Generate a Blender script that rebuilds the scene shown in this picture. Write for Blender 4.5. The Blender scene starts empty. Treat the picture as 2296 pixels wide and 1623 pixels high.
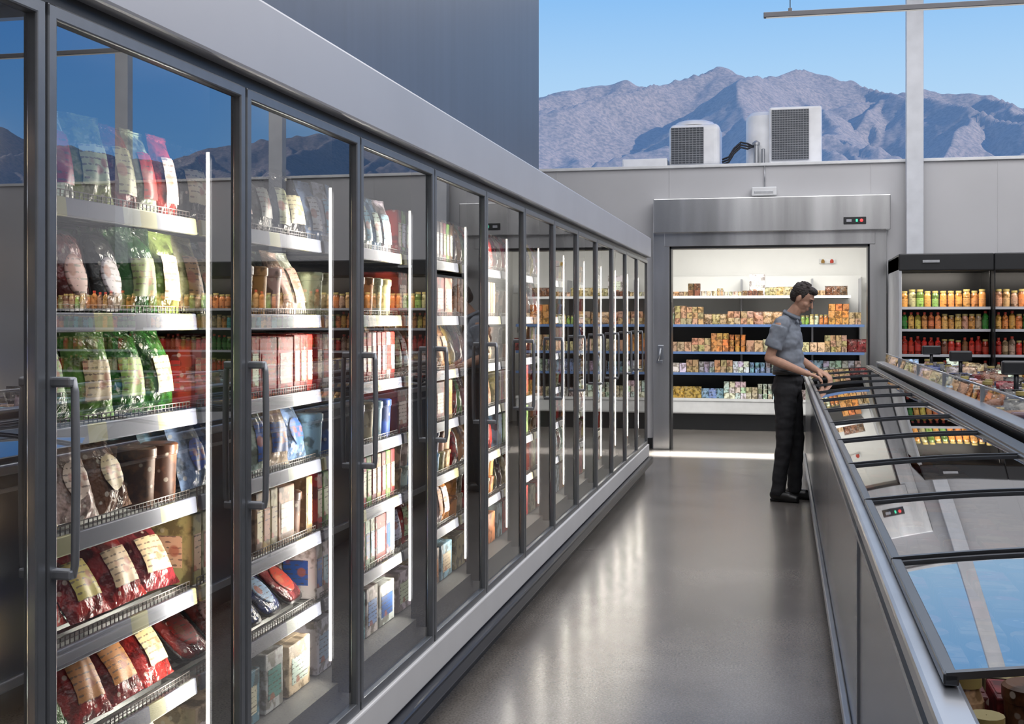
import bpy, bmesh, math, random
import numpy as np
from mathutils import Vector, Matrix, noise, Euler
random.seed(7)
S=bpy.context.scene; C=S.collection
S.view_settings.view_transform='Standard'
PI=math.pi
# ------------------------------------------------------------ materials
def newmat(n):
    m=bpy.data.materials.new(n); m.use_nodes=True
    nt=m.node_tree; b=nt.nodes['Principled BSDF']
    return m,nt,b
def mat(n,col,rough=.5,metal=0,ns=6,nv=.08,bump=0,bs=40,coat=0,stretch=(1,1,1),em=None,es=0):
    m,nt,b=newmat(n); N=nt.nodes; L=nt.links
    tc=N.new('ShaderNodeTexCoord'); mp=N.new('ShaderNodeMapping'); mp.inputs['Scale'].default_value=stretch
    no=N.new('ShaderNodeTexNoise'); no.inputs['Scale'].default_value=ns; no.inputs['Detail'].default_value=4
    cr=N.new('ShaderNodeValToRGB')
    cr.color_ramp.elements[0].position=.3; cr.color_ramp.elements[1].position=.7
    cr.color_ramp.elements[0].color=[c*(1-nv) for c in col]+[1]
    cr.color_ramp.elements[1].color=[min(1,c*(1+nv)) for c in col]+[1]
    L.new(tc.outputs['Object'],mp.inputs[0]); L.new(mp.outputs[0],no.inputs['Vector'])
    L.new(no.outputs[0],cr.inputs[0]); L.new(cr.outputs[0],b.inputs['Base Color'])
    b.inputs['Roughness'].default_value=rough; b.inputs['Metallic'].default_value=metal
    b.inputs['Coat Weight'].default_value=coat
    if bump:
        n2=N.new('ShaderNodeTexNoise'); n2.inputs['Scale'].default_value=bs
        L.new(mp.outputs[0],n2.inputs['Vector'])
        bp=N.new('ShaderNodeBump'); bp.inputs['Strength'].default_value=bump; bp.inputs['Distance'].default_value=.01
        L.new(n2.outputs[0],bp.inputs['Height']); L.new(bp.outputs[0],b.inputs['Normal'])
    if em:
        b.inputs['Emission Color'].default_value=list(em)+[1]; b.inputs['Emission Strength'].default_value=es
    return m
def glassmat(n,a,bb,p,tint=(1,1,1),rough=0.0):
    m,nt,b=newmat(n); N=nt.nodes; L=nt.links
    N.remove(b); out=N['Material Output']
    tr=N.new('ShaderNodeBsdfTransparent'); tr.inputs[0].default_value=list(tint)+[1]
    gl=N.new('ShaderNodeBsdfGlossy'); gl.inputs['Roughness'].default_value=rough
    lw=N.new('ShaderNodeLayerWeight'); lw.inputs[0].default_value=.5
    pw=N.new('ShaderNodeMath'); pw.operation='POWER'; pw.inputs[1].default_value=p
    ml=N.new('ShaderNodeMath'); ml.operation='MULTIPLY_ADD'; ml.inputs[1].default_value=bb; ml.inputs[2].default_value=a; ml.use_clamp=True
    mx=N.new('ShaderNodeMixShader')
    L.new(lw.outputs['Facing'],pw.inputs[0]); L.new(pw.outputs[0],ml.inputs[0]); L.new(ml.outputs[0],mx.inputs[0])
    L.new(tr.outputs[0],mx.inputs[1]); L.new(gl.outputs[0],mx.inputs[2]); L.new(mx.outputs[0],out.inputs[0])
    return m
def filmmat(n,rough=.22,bump=.5,white=.15):
    """printed packaging: colour from the object's own colour, blotchy printed art"""
    m,nt,b=newmat(n); N=nt.nodes; L=nt.links
    oi=N.new('ShaderNodeObjectInfo'); tc=N.new('ShaderNodeTexCoord')
    ad=N.new('ShaderNodeVectorMath'); ad.operation='ADD'
    cb=N.new('ShaderNodeVectorMath'); cb.operation='SCALE'; cb.inputs[0].default_value=(7.3,3.1,9.7)
    L.new(oi.outputs['Random'],cb.inputs['Scale']); L.new(tc.outputs['Object'],ad.inputs[0]); L.new(cb.outputs[0],ad.inputs[1])
    no=N.new('ShaderNodeTexNoise'); no.inputs['Scale'].default_value=19; no.inputs['Detail'].default_value=5
    vo=N.new('ShaderNodeTexVoronoi'); vo.inputs['Scale'].default_value=30
    L.new(ad.outputs[0],no.inputs['Vector']); L.new(ad.outputs[0],vo.inputs['Vector'])
    r1=N.new('ShaderNodeMapRange'); r1.inputs[1].default_value=.48; r1.inputs[2].default_value=.56
    L.new(no.outputs[0],r1.inputs[0])
    m1=N.new('ShaderNodeMix'); m1.data_type='RGBA'; m1.blend_type='MULTIPLY'; m1.inputs[7].default_value=(.36,.34,.30,1)
    L.new(r1.outputs[0],m1.inputs[0]); L.new(oi.outputs['Color'],m1.inputs[6])
    r2=N.new('ShaderNodeMapRange'); r2.inputs[1].default_value=.2; r2.inputs[2].default_value=.15; r2.inputs[3].default_value=0; r2.inputs[4].default_value=white*4
    L.new(vo.outputs['Distance'],r2.inputs[0])
    m2=N.new('ShaderNodeMix'); m2.data_type='RGBA'; m2.inputs[7].default_value=(.85,.8,.68,1)
    cl=N.new('ShaderNodeClamp'); L.new(r2.outputs[0],cl.inputs[0])
    L.new(cl.outputs[0],m2.inputs[0]); L.new(m1.outputs[2],m2.inputs[6]); L.new(m2.outputs[2],b.inputs['Base Color'])
    b.inputs['Roughness'].default_value=rough
    if bump:
        n2=N.new('ShaderNodeTexNoise'); n2.inputs['Scale'].default_value=26; n2.inputs['Detail'].default_value=3
        L.new(ad.outputs[0],n2.inputs['Vector'])
        bp=N.new('ShaderNodeBump'); bp.inputs['Strength'].default_value=bump; bp.inputs['Distance'].default_value=.03
        L.new(n2.outputs[0],bp.inputs['Height']); L.new(bp.outputs[0],b.inputs['Normal'])
    return m
def labelmat(n):
    """printed label: plain ground from object colour, lines of small print and an emblem"""
    m,nt,b=newmat(n); N=nt.nodes; L=nt.links
    oi=N.new('ShaderNodeObjectInfo'); tc=N.new('ShaderNodeTexCoord')
    wv=N.new('ShaderNodeTexWave'); wv.bands_direction='Z'; wv.inputs['Scale'].default_value=22; wv.inputs['Distortion'].default_value=0
    no=N.new('ShaderNodeTexNoise'); no.inputs['Scale'].default_value=90
    vo=N.new('ShaderNodeTexVoronoi'); vo.inputs['Scale'].default_value=13
    for x in (wv,no,vo): L.new(tc.outputs['Object'],x.inputs['Vector'])
    mu=N.new('ShaderNodeMath'); mu.operation='MULTIPLY'; L.new(wv.outputs['Fac'],mu.inputs[0]); L.new(no.outputs[0],mu.inputs[1])
    g=N.new('ShaderNodeMapRange'); g.inputs[1].default_value=.43; g.inputs[2].default_value=.49; g.inputs[4].default_value=.8; L.new(mu.outputs[0],g.inputs[0])
    m1=N.new('ShaderNodeMix'); m1.data_type='RGBA'; m1.inputs[7].default_value=(.12,.08,.06,1)
    L.new(g.outputs[0],m1.inputs[0]); L.new(oi.outputs['Color'],m1.inputs[6])
    g2=N.new('ShaderNodeMapRange'); g2.inputs[1].default_value=.25; g2.inputs[2].default_value=.2; g2.inputs[4].default_value=.8
    L.new(vo.outputs['Distance'],g2.inputs[0])
    m2=N.new('ShaderNodeMix'); m2.data_type='RGBA'; m2.inputs[7].default_value=(.4,.12,.06,1)
    L.new(g2.outputs[0],m2.inputs[0]); L.new(m1.outputs[2],m2.inputs[6]); L.new(m2.outputs[2],b.inputs['Base Color'])
    b.inputs['Roughness'].default_value=.4
    return m

ALU=mat('brushed_aluminium',(.45,.46,.48),.34,.75,ns=30,nv=.06,stretch=(1,1,.05))
HAND=mat('handle_metal',(.27,.28,.30),.36,.7,ns=20,nv=.06)
DOORF=mat('door_frame_metal',(.175,.185,.20),.34,.7,ns=20,nv=.06)
FASCIA=mat('fascia_paint',(.40,.41,.45),.42,.25,ns=2,nv=.04)
BASEP=mat('base_panel_paint',(.54,.54,.55),.5,.1,ns=2,nv=.05)
BLACK=mat('black_plastic',(.015,.016,.018),.35,0)
BLACKM=mat('black_metal',(.02,.021,.024),.3,.4)
LIDF=mat('lid_frame',(.045,.048,.055),.3,.5)
RUBBER=mat('rubber_bumper',(.012,.014,.02),.28,0)
INNER=mat('freezer_liner',(.13,.13,.125),.5,.1)
INDARK=mat('freezer_liner_dark',(.03,.032,.035),.6,.1)  # shade put into the upper liner colour, so sky reflections show in the doors
SHELF=mat('shelf_wire_grey',(.26,.27,.26),.4,.5)
WIRE=mat('wire_guard',(.11,.10,.095),.35,.7)
LED=mat('led_diffuser',(.9,.9,.88),.4,em=(1,.94,.82),es=.85)
GLASS=glassmat('door_glass',.36,.20,3.0,(.98,.98,.98))
LIDG=glassmat('lid_glass',.12,.92,1.5,(.60,.62,.63),rough=.012)
GUARDG=glassmat('guard_glass',.12,.5,2,(.90,.92,.93))
WING=glassmat('window_glass',.0,.01,3,(.99,.99,.99))
STEEL=mat('stainless_steel',(.68,.68,.68),.22,.9,ns=2.4,nv=.34,stretch=(1.3,1,.12),bump=.1,bs=2)
WALLB=mat('painted_panel_wall',(.50,.50,.515),.6,0,ns=1.2,nv=.04)
BULK=mat('blue_grey_metal_panel',(.072,.095,.142),.42,.3,ns=5,nv=.07,stretch=(3,3,.12))
WHITE=mat('white_wall',(.76,.76,.74),.6,0,ns=2,nv=.03)
CAP=mat('wall_cap_white',(.72,.73,.74),.5)
CEIL=mat('ceiling_paint',(.45,.45,.46),.8)
COLM=mat('column_paint',(.60,.62,.66),.5)
CSIDE=mat('cooler_side_grey',(.42,.43,.45),.5)
PBLK=mat('pendant_dark',(.12,.12,.13),.4,.3)
UNITW=mat('unit_white_paint',(.92,.92,.92),.4)
GRILL=mat('grille_dark',(.09,.10,.115),.5,.3)
HOSE=mat('hose_black',(.02,.02,.025),.5)
CHESTS=mat('chest_side_panel',(.075,.088,.115),.18,.4,ns=3,nv=.08)
CHESTR=mat('chest_rim_metal',(.36,.38,.42),.28,.85)
CRED=mat('red_plastic',(.45,.05,.03),.4)
GREENL=mat('green_indicator',(.05,.6,.35),.4,em=(.1,.9,.5),es=.8)
REDL=mat('red_indicator',(.6,.05,.05),.4,em=(1,.1,.1),es=.8)
FILM=filmmat('printed_film'); CARD=filmmat('printed_card',rough=.5,bump=0,white=.08)
LABEL=labelmat('printed_label'); TRAYB=mat('tray_black',(.02,.02,.02),.3)
LIDW=filmmat('tub_lid',rough=.35,bump=0,white=.15); GLS=filmmat('bottle_content',rough=.12,bump=0,white=.06)
SKIN=mat('skin',(.40,.225,.155),.65,nv=.10,ns=30); HAIR=mat('dark_hair',(.018,.012,.01),.7,ns=60,nv=.5,bump=1,bs=90)
SHIRT=mat('grey_shirt',(.165,.185,.22),.9,ns=12,nv=.16,bump=1,bs=11)
TROU=mat('black_trousers',(.014,.014,.017),.8,ns=10,nv=.25,bump=.8,bs=12)
SHOE=mat('black_shoe',(.01,.01,.01),.35); EYEM=mat('eye_dark',(.03,.02,.02),.2); LIPS=mat('lip_skin',(.33,.13,.10),.5)
LIP,nt,b=newmat('price_rail_silver'); N=nt.nodes; L=nt.links
tc=N.new('ShaderNodeTexCoord'); oi=N.new('ShaderNodeObjectInfo'); sp=N.new('ShaderNodeSeparateXYZ'); L.new(tc.outputs['Object'],sp.inputs[0])
a1=N.new('ShaderNodeMath'); a1.operation='MULTIPLY_ADD'; a1.inputs[1].default_value=14; L.new(sp.outputs[1],a1.inputs[0])
a0=N.new('ShaderNodeMath'); a0.operation='MULTIPLY'; a0.inputs[1].default_value=97; L.new(oi.outputs['Random'],a0.inputs[0]); L.new(a0.outputs[0],a1.inputs[2])
wn=N.new('ShaderNodeTexWhiteNoise'); wn.noise_dimensions='1D'; fl=N.new('ShaderNodeMath'); fl.operation='FLOOR'; L.new(a1.outputs[0],fl.inputs[0]); L.new(fl.outputs[0],wn.inputs['W'])
cr=N.new('ShaderNodeValToRGB'); cr.color_ramp.interpolation='CONSTANT'; e=cr.color_ramp.elements
e[0].color=(.13,.14,.18,1); e[1].position=.74; e[1].color=(.28,.27,.15,1); q=e.new(.86); q.color=(.30,.32,.30,1)
L.new(wn.outputs['Value'],cr.inputs[0]); L.new(cr.outputs[0],b.inputs['Base Color']); b.inputs['Metallic'].default_value=.5; b.inputs['Roughness'].default_value=.38
# floor
FLOOR,nt,b=newmat('polished_concrete'); N=nt.nodes; L=nt.links
tc=N.new('ShaderNodeTexCoord'); n1=N.new('ShaderNodeTexNoise'); n1.inputs['Scale'].default_value=1.3; n1.inputs['Detail'].default_value=8; n1.inputs['Roughness'].default_value=.6
n2=N.new('ShaderNodeTexNoise'); n2.inputs['Scale'].default_value=110; n2.inputs['Detail'].default_value=2
L.new(tc.outputs['Object'],n1.inputs['Vector']); L.new(tc.outputs['Object'],n2.inputs['Vector'])
cr=N.new('ShaderNodeValToRGB'); cr.color_ramp.elements[0].position=.35; cr.color_ramp.elements[1].position=.65
cr.color_ramp.elements[0].color=(.120,.108,.098,1); cr.color_ramp.elements[1].color=(.178,.164,.152,1); L.new(n1.outputs[0],cr.inputs[0])
mr=N.new('ShaderNodeMapRange'); mr.inputs[1].default_value=.3; mr.inputs[2].default_value=.7; mr.inputs[3].default_value=.68; mr.inputs[4].default_value=1.32; L.new(n2.outputs[0],mr.inputs[0])
mx=N.new('ShaderNodeVectorMath'); mx.operation='SCALE'; L.new(cr.outputs[0],mx.inputs[0]); L.new(mr.outputs[0],mx.inputs['Scale'])
sp=N.new('ShaderNodeSeparateXYZ'); L.new(tc.outputs['Object'],sp.inputs[0])
a1=N.new('ShaderNodeMath'); a1.operation='ADD'; a1.inputs[1].default_value=-7.72+4.0*3; L.new(sp.outputs[1],a1.inputs[0])
a2=N.new('ShaderNodeMath'); a2.operation='MODULO'; a2.inputs[1].default_value=4.0; L.new(a1.outputs[0],a2.inputs[0])
a3=N.new('ShaderNodeMath'); a3.operation='LESS_THAN'; a3.inputs[1].default_value=.012; L.new(a2.outputs[0],a3.inputs[0])
mj=N.new('ShaderNodeMix'); mj.data_type='RGBA'; mj.inputs[7].default_value=(.07,.066,.063,1); L.new(a3.outputs[0],mj.inputs[0]); L.new(mx.outputs[0],mj.inputs[6])
L.new(mj.outputs[2],b.inputs['Base Color'])
b.inputs['Roughness'].default_value=.27
b.inputs['Coat Weight'].default_value=.35; b.inputs['Coat Roughness'].default_value=.17
# ------------------------------------------------------------ mesh builder
class MB:
    def __init__(s): s.bm=bmesh.new()
    def faces(s,vs,fs,mi=0,sm=False):
        v=[s.bm.verts.new(p) for p in vs]
        for f in fs:
            try:
                q=s.bm.faces.new([v[i] for i in f]); q.material_index=mi; q.smooth=sm
            except ValueError: pass
        return s
    def box(s,x0,x1,y0,y1,z0,z1,mi=0,bev=0,seg=2,rot=None):
        c=Vector(((x0+x1)/2,(y0+y1)/2,(z0+z1)/2)); h=((x1-x0)/2,(y1-y0)/2,(z1-z0)/2)
        t=bmesh.new(); bmesh.ops.create_cube(t,size=1)
        for v in t.verts: v.co=Vector((v.co.x*2*h[0],v.co.y*2*h[1],v.co.z*2*h[2]))
        if bev: bmesh.ops.bevel(t,geom=list(t.edges),offset=bev,segments=seg,affect='EDGES',profile=.5)
        R=rot.to_matrix() if rot else None
        for v in t.verts: v.co=(R@v.co if R else v.co)+c
        for f in t.faces: f.material_index=mi
        me=bpy.data.meshes.new('t'); t.to_mesh(me); t.free(); s.bm.from_mesh(me); bpy.data.meshes.remove(me)
        return s
    def ring(s,rings,mi=0,cap=True,closed=True,sm=True):
        n=len(rings[0]); vs=[p for r in rings for p in r]; fs=[]
        for i in range(len(rings)-1):
            for j in range(n if closed else n-1):
                k=(j+1)%n
                fs.append((i*n+j,i*n+k,(i+1)*n+k,(i+1)*n+j))
        if cap:
            fs.append(tuple(reversed(range(n)))); fs.append(tuple(range((len(rings)-1)*n,len(rings)*n)))
        return s.faces(vs,fs,mi,sm)
    def tube(s,pts,r,n=8,mi=0):
        pts=[Vector(p) for p in pts]; rs=r if isinstance(r,(list,tuple)) else [r]*len(pts)
        rings=[]; up=None
        for i,p in enumerate(pts):
            d=(pts[min(i+1,len(pts)-1)]-pts[max(i-1,0)]).normalized()
            if up is None:
                up=Vector((0,0,1)) if abs(d.z)<.9 else Vector((1,0,0))
            a=d.cross(up).normalized(); b2=a.cross(d).normalized(); up=b2
            rings.append([p+(a*math.cos(2*PI*j/n)+b2*math.sin(2*PI*j/n))*rs[i] for j in range(n)])
        return s.ring(rings,mi)
    def lathe(s,prof,n=16,c=(0,0,0),mis=None):
        for i in range(len(prof)-1):
            (r0,z0),(r1,z1)=prof[i],prof[i+1]
            rr=[[Vector((c[0]+r*math.cos(2*PI*j/n),c[1]+r*math.sin(2*PI*j/n),c[2]+z)) for j in range(n)] for r,z in ((r0,z0),(r1,z1))]
            s.ring(rr,mis[i] if mis else 0,cap=False)
        return s
    def ell(s,c,r,rot=(0,0,0),n=16,mi=0):
        t=bmesh.new(); bmesh.ops.create_uvsphere(t,u_segments=n,v_segments=n//2+2,radius=1)
        R=rot if isinstance(rot,Matrix) else Euler(rot).to_matrix()
        for v in t.verts: v.co=R@Vector((v.co.x*r[0],v.co.y*r[1],v.co.z*r[2]))+Vector(c)
        for f in t.faces: f.smooth=True; f.material_index=mi
        me=bpy.data.meshes.new('t'); t.to_mesh(me); t.free(); s.bm.from_mesh(me); bpy.data.meshes.remove(me)
        return s
    def cap(s,p0,r0,p1,r1,n=14,mi=0):
        p0=Vector(p0);p1=Vector(p1)
        s.ell(p0,(r0,)*3,n=n,mi=mi); s.ell(p1,(r1,)*3,n=n,mi=mi)
        return s.tube([p0,p1],[r0,r1],n=n,mi=mi)
    def mesh(s,name,mats,fix=True):
        if fix: bmesh.ops.recalc_face_normals(s.bm,faces=list(s.bm.faces))
        me=bpy.data.meshes.new(name); s.bm.to_mesh(me); s.bm.free()
        for m in mats: me.materials.append(m)
        return me
    def obj(s,name,mats,parent=None,loc=(0,0,0),fix=True):
        return mk(name,s.mesh(name,mats if isinstance(mats,list) else [mats],fix),parent,loc)
def wmat(o):
    b=Matrix.LocRotScale(o.location,o.rotation_euler,o.scale)
    return (wmat(o.parent)@o.matrix_parent_inverse@b) if o.parent else b
def par(o,p): o.parent=p; o.matrix_parent_inverse=wmat(p).inverted()
def mk(name,me,parent=None,loc=(0,0,0)):
    o=bpy.data.objects.new(name,me); o.location=loc; C.objects.link(o)
    if parent: par(o,parent)
    return o
def tag(o,label,cat,group=None):
    o['label']=label; o['category']=cat
    if group: o['group']=group
    return o
def thing(name,loc,label,cat,group=None):
    o=bpy.data.objects.new(name,None); o.empty_display_size=.1; o.location=loc; C.objects.link(o)
    return tag(o,label,cat,group)
def struct(o): o['kind']='structure'; return o
def copytree(o,delta=(0,0,0),parent=None):
    c=o.copy(); C.objects.link(c)
    c.location=Vector(o.location)+Vector(delta)
    if parent is not None: c.parent=parent; c.matrix_parent_inverse=o.matrix_parent_inverse.copy()
    for ch in list(o.children):
        k=ch.copy(); C.objects.link(k); k.parent=c; k.matrix_parent_inverse=ch.matrix_parent_inverse.copy()
        for g in list(ch.children):
            q=g.copy(); C.objects.link(q); q.parent=k; q.matrix_parent_inverse=g.matrix_parent_inverse.copy()
    return c
# ------------------------------------------------------------ room shell
YB=14.0; XL=-4.5; XR=9.5; YF=-5.0; ZC=5.6
def sb(name,m,*a,**k): return struct(MB().box(*a,**k).obj(name,m))
sb('floor',FLOOR,XL-.1,XR+.1,YF-.1,17.5,-.12,0)
sb('ceiling',CEIL,XL-.1,XR+.1,YF-.1,YB+.15,ZC,ZC+.1)
DX0,DX1,DZ=-1.264,.945,2.33
wb=MB()
wb.box(XL,DX0,YB,YB+.12,0,3.24).box(DX1,XR,YB,YB+.12,0,3.24).box(DX0,DX1,YB,YB+.12,DZ,3.24)
for x in (-2.6,-1.27,.97,2.3,3.6,4.9,6.2):
    wb.box(x-.006,x+.006,YB-.004,YB,2.87 if abs(x)<1.3 else .1,3.24)
struct(wb.obj('wall_back',WALLB))
sb('trim_1',CAP,XL,XR,YB-.03,YB+.13,3.24,3.275,bev=.005)
sb('wall_right',WALLB,XR,XR+.1,YF,YB+.12,0,ZC)
sb('wall_left',WALLB,XL-.1,XL,YF,YB+.12,0,ZC)
sb('wall_front',WALLB,XL,XR,YF-.1,YF,0,ZC)
sb('wall_bulkhead',BULK,XL,-1.33,YF,6.61,2.29,ZC)
sb('trim_2',COLM,XL,XR,YB-.04,YB+.12,5.45,ZC)
struct(MB().box(XL,-1.47,YB-.015,YB,0,.12).box(1.15,XR,YB-.015,YB,0,.12).obj('baseboard_back',BLACKM))
for i,x in enumerate((1.42,3.52,5.62,7.72)):
    tag(MB().box(x-.09,x+.09,YB-.16,YB-.03,2.2,ZC,bev=.008).obj('column',COLM),'pale painted square steel window column on the back wall','column','window columns')
edges=[XL,-3.0]+[1.42,3.52,5.62,7.72,XR]
for i in range(len(edges)-1):
    struct(MB().box(edges[i]+.0,edges[i+1],YB+.04,YB+.046,3.275,5.45).obj('window_%d'%(i+1),WING))
sb('wall_coldroom_left',WHITE,-1.98,-1.9,YB+.12,17.3,0,2.9)
sb('wall_coldroom_right',WHITE,1.3,1.38,YB+.12,17.3,0,2.9)
sb('wall_coldroom_back',WHITE,-1.98,1.38,17.3,17.38,0,2.9)
sb('ceiling_coldroom',WHITE,-1.98,1.38,YB+.12,17.38,2.9,3.0)
sb('trim_3',CAP,XL,XR,YB+.13,17.6,3.16,3.24)
# ------------------------------------------------------------ products
def bag_meshes(w,h,d,oval=False,lab=(.18,.62,.6)):
    nx,nz=12,14
    def th(s,t):
        a=min(max((t-.02)/.9,0),1)
        return d/2*(1-abs(s)**3)*max(math.sin(PI*a),0)**.55+.0015
    def P(s,t,side,off=0):
        ww=w/2*(1-.07*math.sin(PI*t)+(.02*math.sin(t*40)))
        wr=.008*noise.noise(Vector((s*3,t*5,w*50)))
        return Vector((side*(th(s,t)+wr*(1-abs(s))+off),s*ww,t*h))
    b=MB()
    for side in (1,-1):
        vs=[P(-1+2*i/nx,j/nz,side if 0<i<nx else side*.3) for j in range(nz+1) for i in range(nx+1)]
        fs=[(j*(nx+1)+i,j*(nx+1)+i+1,(j+1)*(nx+1)+i+1,(j+1)*(nx+1)+i) for j in range(nz) for i in range(nx)]
        if side<0: fs=[tuple(reversed(f)) for f in fs]
        b.faces(vs,fs,0,True)
    for k in range(2):
        b.box(-.003,.003,-w*.47,w*.47,h*(.955+.025*k),h*(.965+.025*k))
    body=b.mesh('food_bag_body',[FILM],False)
    t0,t1,sw=lab; l=MB(); n=8
    if oval:
        vs=[P(0,(t0+t1)/2,1,.004)]; fs=[]
        R=5
        for r in range(1,R+1):
            for j in range(20):
                a=2*PI*j/20; vs.append(P(sw*r/R*math.cos(a),(t0+t1)/2+(t1-t0)/2*r/R*math.sin(a),1,.004))
        for j in range(20):
            fs.append((0,1+j,1+(j+1)%20))
            for r in range(R-1):
                fs.append((1+r*20+j,1+(r+1)*20+j,1+(r+1)*20+(j+1)%20,1+r*20+(j+1)%20))
    else:
        vs=[P(-sw+2*sw*i/n,t0+(t1-t0)*j/n,1,.004) for j in range(n+1) for i in range(n+1)]
        fs=[(j*(n+1)+i,j*(n+1)+i+1,(j+1)*(n+1)+i+1,(j+1)*(n+1)+i) for j in range(n) for i in range(n)]
    l.faces(vs,fs,0,True)
    return body,l.mesh('bag_label',[LABEL],False)
def carton_meshes(w,h,d):
    b=MB().box(-d/2,d/2,-w/2,w/2,0,h,bev=min(.004,d*.1))
    b.box(-d*.3,d*.3,-w/2+.004,w/2-.004,h,h+.0015)
    me=b.mesh('food_carton_body',[CARD])
    l=MB().box(d/2,d/2+.0012,-w*.36,w*.36,h*.2,h*.72)
    l.box(-d*.3,d*.3,-w/2-.0012,-w/2,h*.25,h*.7)
    return me,l.mesh('carton_label',[LABEL])
def tray_meshes(w,h,d):
    def rr(sc,x,n=20):
        out=[]
        for j in range(n):
            a=2*PI*j/n; ca,sa=math.cos(a),math.sin(a); p=.45
            out.append(Vector((x,w/2*sc*math.copysign(abs(ca)**p,ca),h/2+h/2*sc*math.copysign(abs(sa)**p,sa))))
        return out
    b=MB(); b.ring([rr(.85,-d/2),rr(.97,0),rr(1,.002),rr(1,.006)],1)
    b.ring([rr(.93,.006),rr(.86,d*.3),rr(.6,d*.45),rr(.25,d*.5)],0)
    me=b.mesh('food_tray_body',[FILM,TRAYB])
    l=MB()
    def el(sc,x): return [Vector((x,w*.30*sc*math.cos(2*PI*j/20),h*.42+h*.26*sc*math.sin(2*PI*j/20))) for j in range(20)]
    l.ring([el(1,d*.40),el(1,d*.505),el(.8,d*.53)],0)
    return me,l.mesh('tray_label',[LABEL])
def tub_mesh(r,h):
    return MB().lathe([(0.001,0),(r*.86,0),(r*.88,h*.12),(r*.97,h*.8),(r*1.03,h*.81),(r*1.05,h*.86),(r*1.05,h*.97),(r*.9,h),(.001,h)],18,mis=[0,0,0,1,1,1,1,1]).mesh('food_tub_body',[CARD,LIDW],False)
def bottle_mesh(r,h,neck=.45,capm=CRED):
    return MB().lathe([(.001,0),(r*.95,0),(r,h*.04),(r,h*.2),(r*1.01,h*.21),(r*1.01,h*.5),(r,h*.51),(r,h*.72),(r*neck,h*.84),(r*neck*.95,h*.87),(r*neck*1.12,h*.875),(r*neck*1.12,h),(.001,h)],14,
       mis=[0,0,0,1,1,1,0,0,0,2,2,2]).mesh('juice_bottle_body',[GLS,LABEL,capm],False)
KINDS={}
def reg(k,name,cat,ms,w,h,d): KINDS[k]=(name,cat,ms if isinstance(ms,tuple) else (ms,None),w,h,d)
reg('bag','food_bag','food bag',bag_meshes(.155,.20,.065),.142,.20,.06)
reg('bagL','food_bag','food bag',bag_meshes(.205,.218,.085,lab=(.25,.6,.55)),.192,.218,.08)
reg('bagO','food_bag','food bag',bag_meshes(.15,.19,.06,True,(.2,.65,.55)),.138,.19,.055)
reg('pouch','food_pouch','food pouch',bag_meshes(.105,.20,.05,lab=(.15,.7,.65)),.096,.20,.045)
reg('tray','food_tray','food tray',tray_meshes(.135,.175,.055),.130,.175,.05)
reg('flat','food_tray','food tray',tray_meshes(.15,.20,.045),.152,.20,.045)
reg('carton','food_carton','food carton',carton_meshes(.12,.17,.16),.123,.17,.16)
reg('slim','slim_box','slim food box',carton_meshes(.05,.175,.14),.052,.175,.14)
reg('big','food_carton','food carton',carton_meshes(.17,.15,.18),.173,.15,.18)
reg('small','food_box','food box',carton_meshes(.09,.10,.12),.092,.10,.12)
reg('tub','food_tub','food tub',tub_mesh(.043,.14),.092,.14,.09)
reg('tubs','food_tub','food tub',tub_mesh(.04,.09),.086,.09,.08)
reg('bottle','juice_bottle','bottle',bottle_mesh(.030,.18),.064,.18,.060)
reg('jar','sauce_jar','jar',bottle_mesh(.030,.15,.78,mat('jar_lid_gold',(.35,.28,.10),.4)),.064,.15,.060)
CN={'red':(.42,.03,.02),'green':(.035,.17,.03),'lgreen':(.25,.40,.09),'blue':(.03,.10,.36),'cream':(.64,.53,.36),'white':(.70,.70,.66),
    'orange':(.60,.25,.07),'yellow':(.62,.42,.10),'brown':(.16,.07,.03),'black':(.03,.03,.03),'teal':(.10,.34,.32),'tan':(.46,.31,.17),'sky':(.28,.45,.62),'maroon':(.22,.03,.03),'grey':(.30,.31,.33),'navy':(.02,.04,.16)}
FN={'sky':'pale blue','lgreen':'light green','navy':'navy blue'}
def place(k,loc,col,lab='cream',tilt=0,rz=0,roll=0,group=None,where='on freezer shelf',parts=True,sc=1,name=None):
    nm,cat,(me,lm),w,h,d=KINDS[k]; nm=name or nm
    o=bpy.data.objects.new(nm,me); C.objects.link(o)
    o.location=loc; o.rotation_euler=(roll,tilt,rz); o.scale=(sc,)*3
    j=lambda c:tuple(min(1,x*random.uniform(.8,1.2)) for x in c)+(1,)
    o.color=j(CN[col])
    hd='%s %s'%(FN.get(col,col),nm.replace('_',' '))
    tag(o,(hd+' with %s label '%FN.get(lab,lab) if (lm and parts) else hd+' ')+where,cat,group)
    if lm and parts:
        c=bpy.data.objects.new('label',lm); C.objects.link(c); c.parent=o; c.color=j(CN[lab])
    return o
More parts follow.
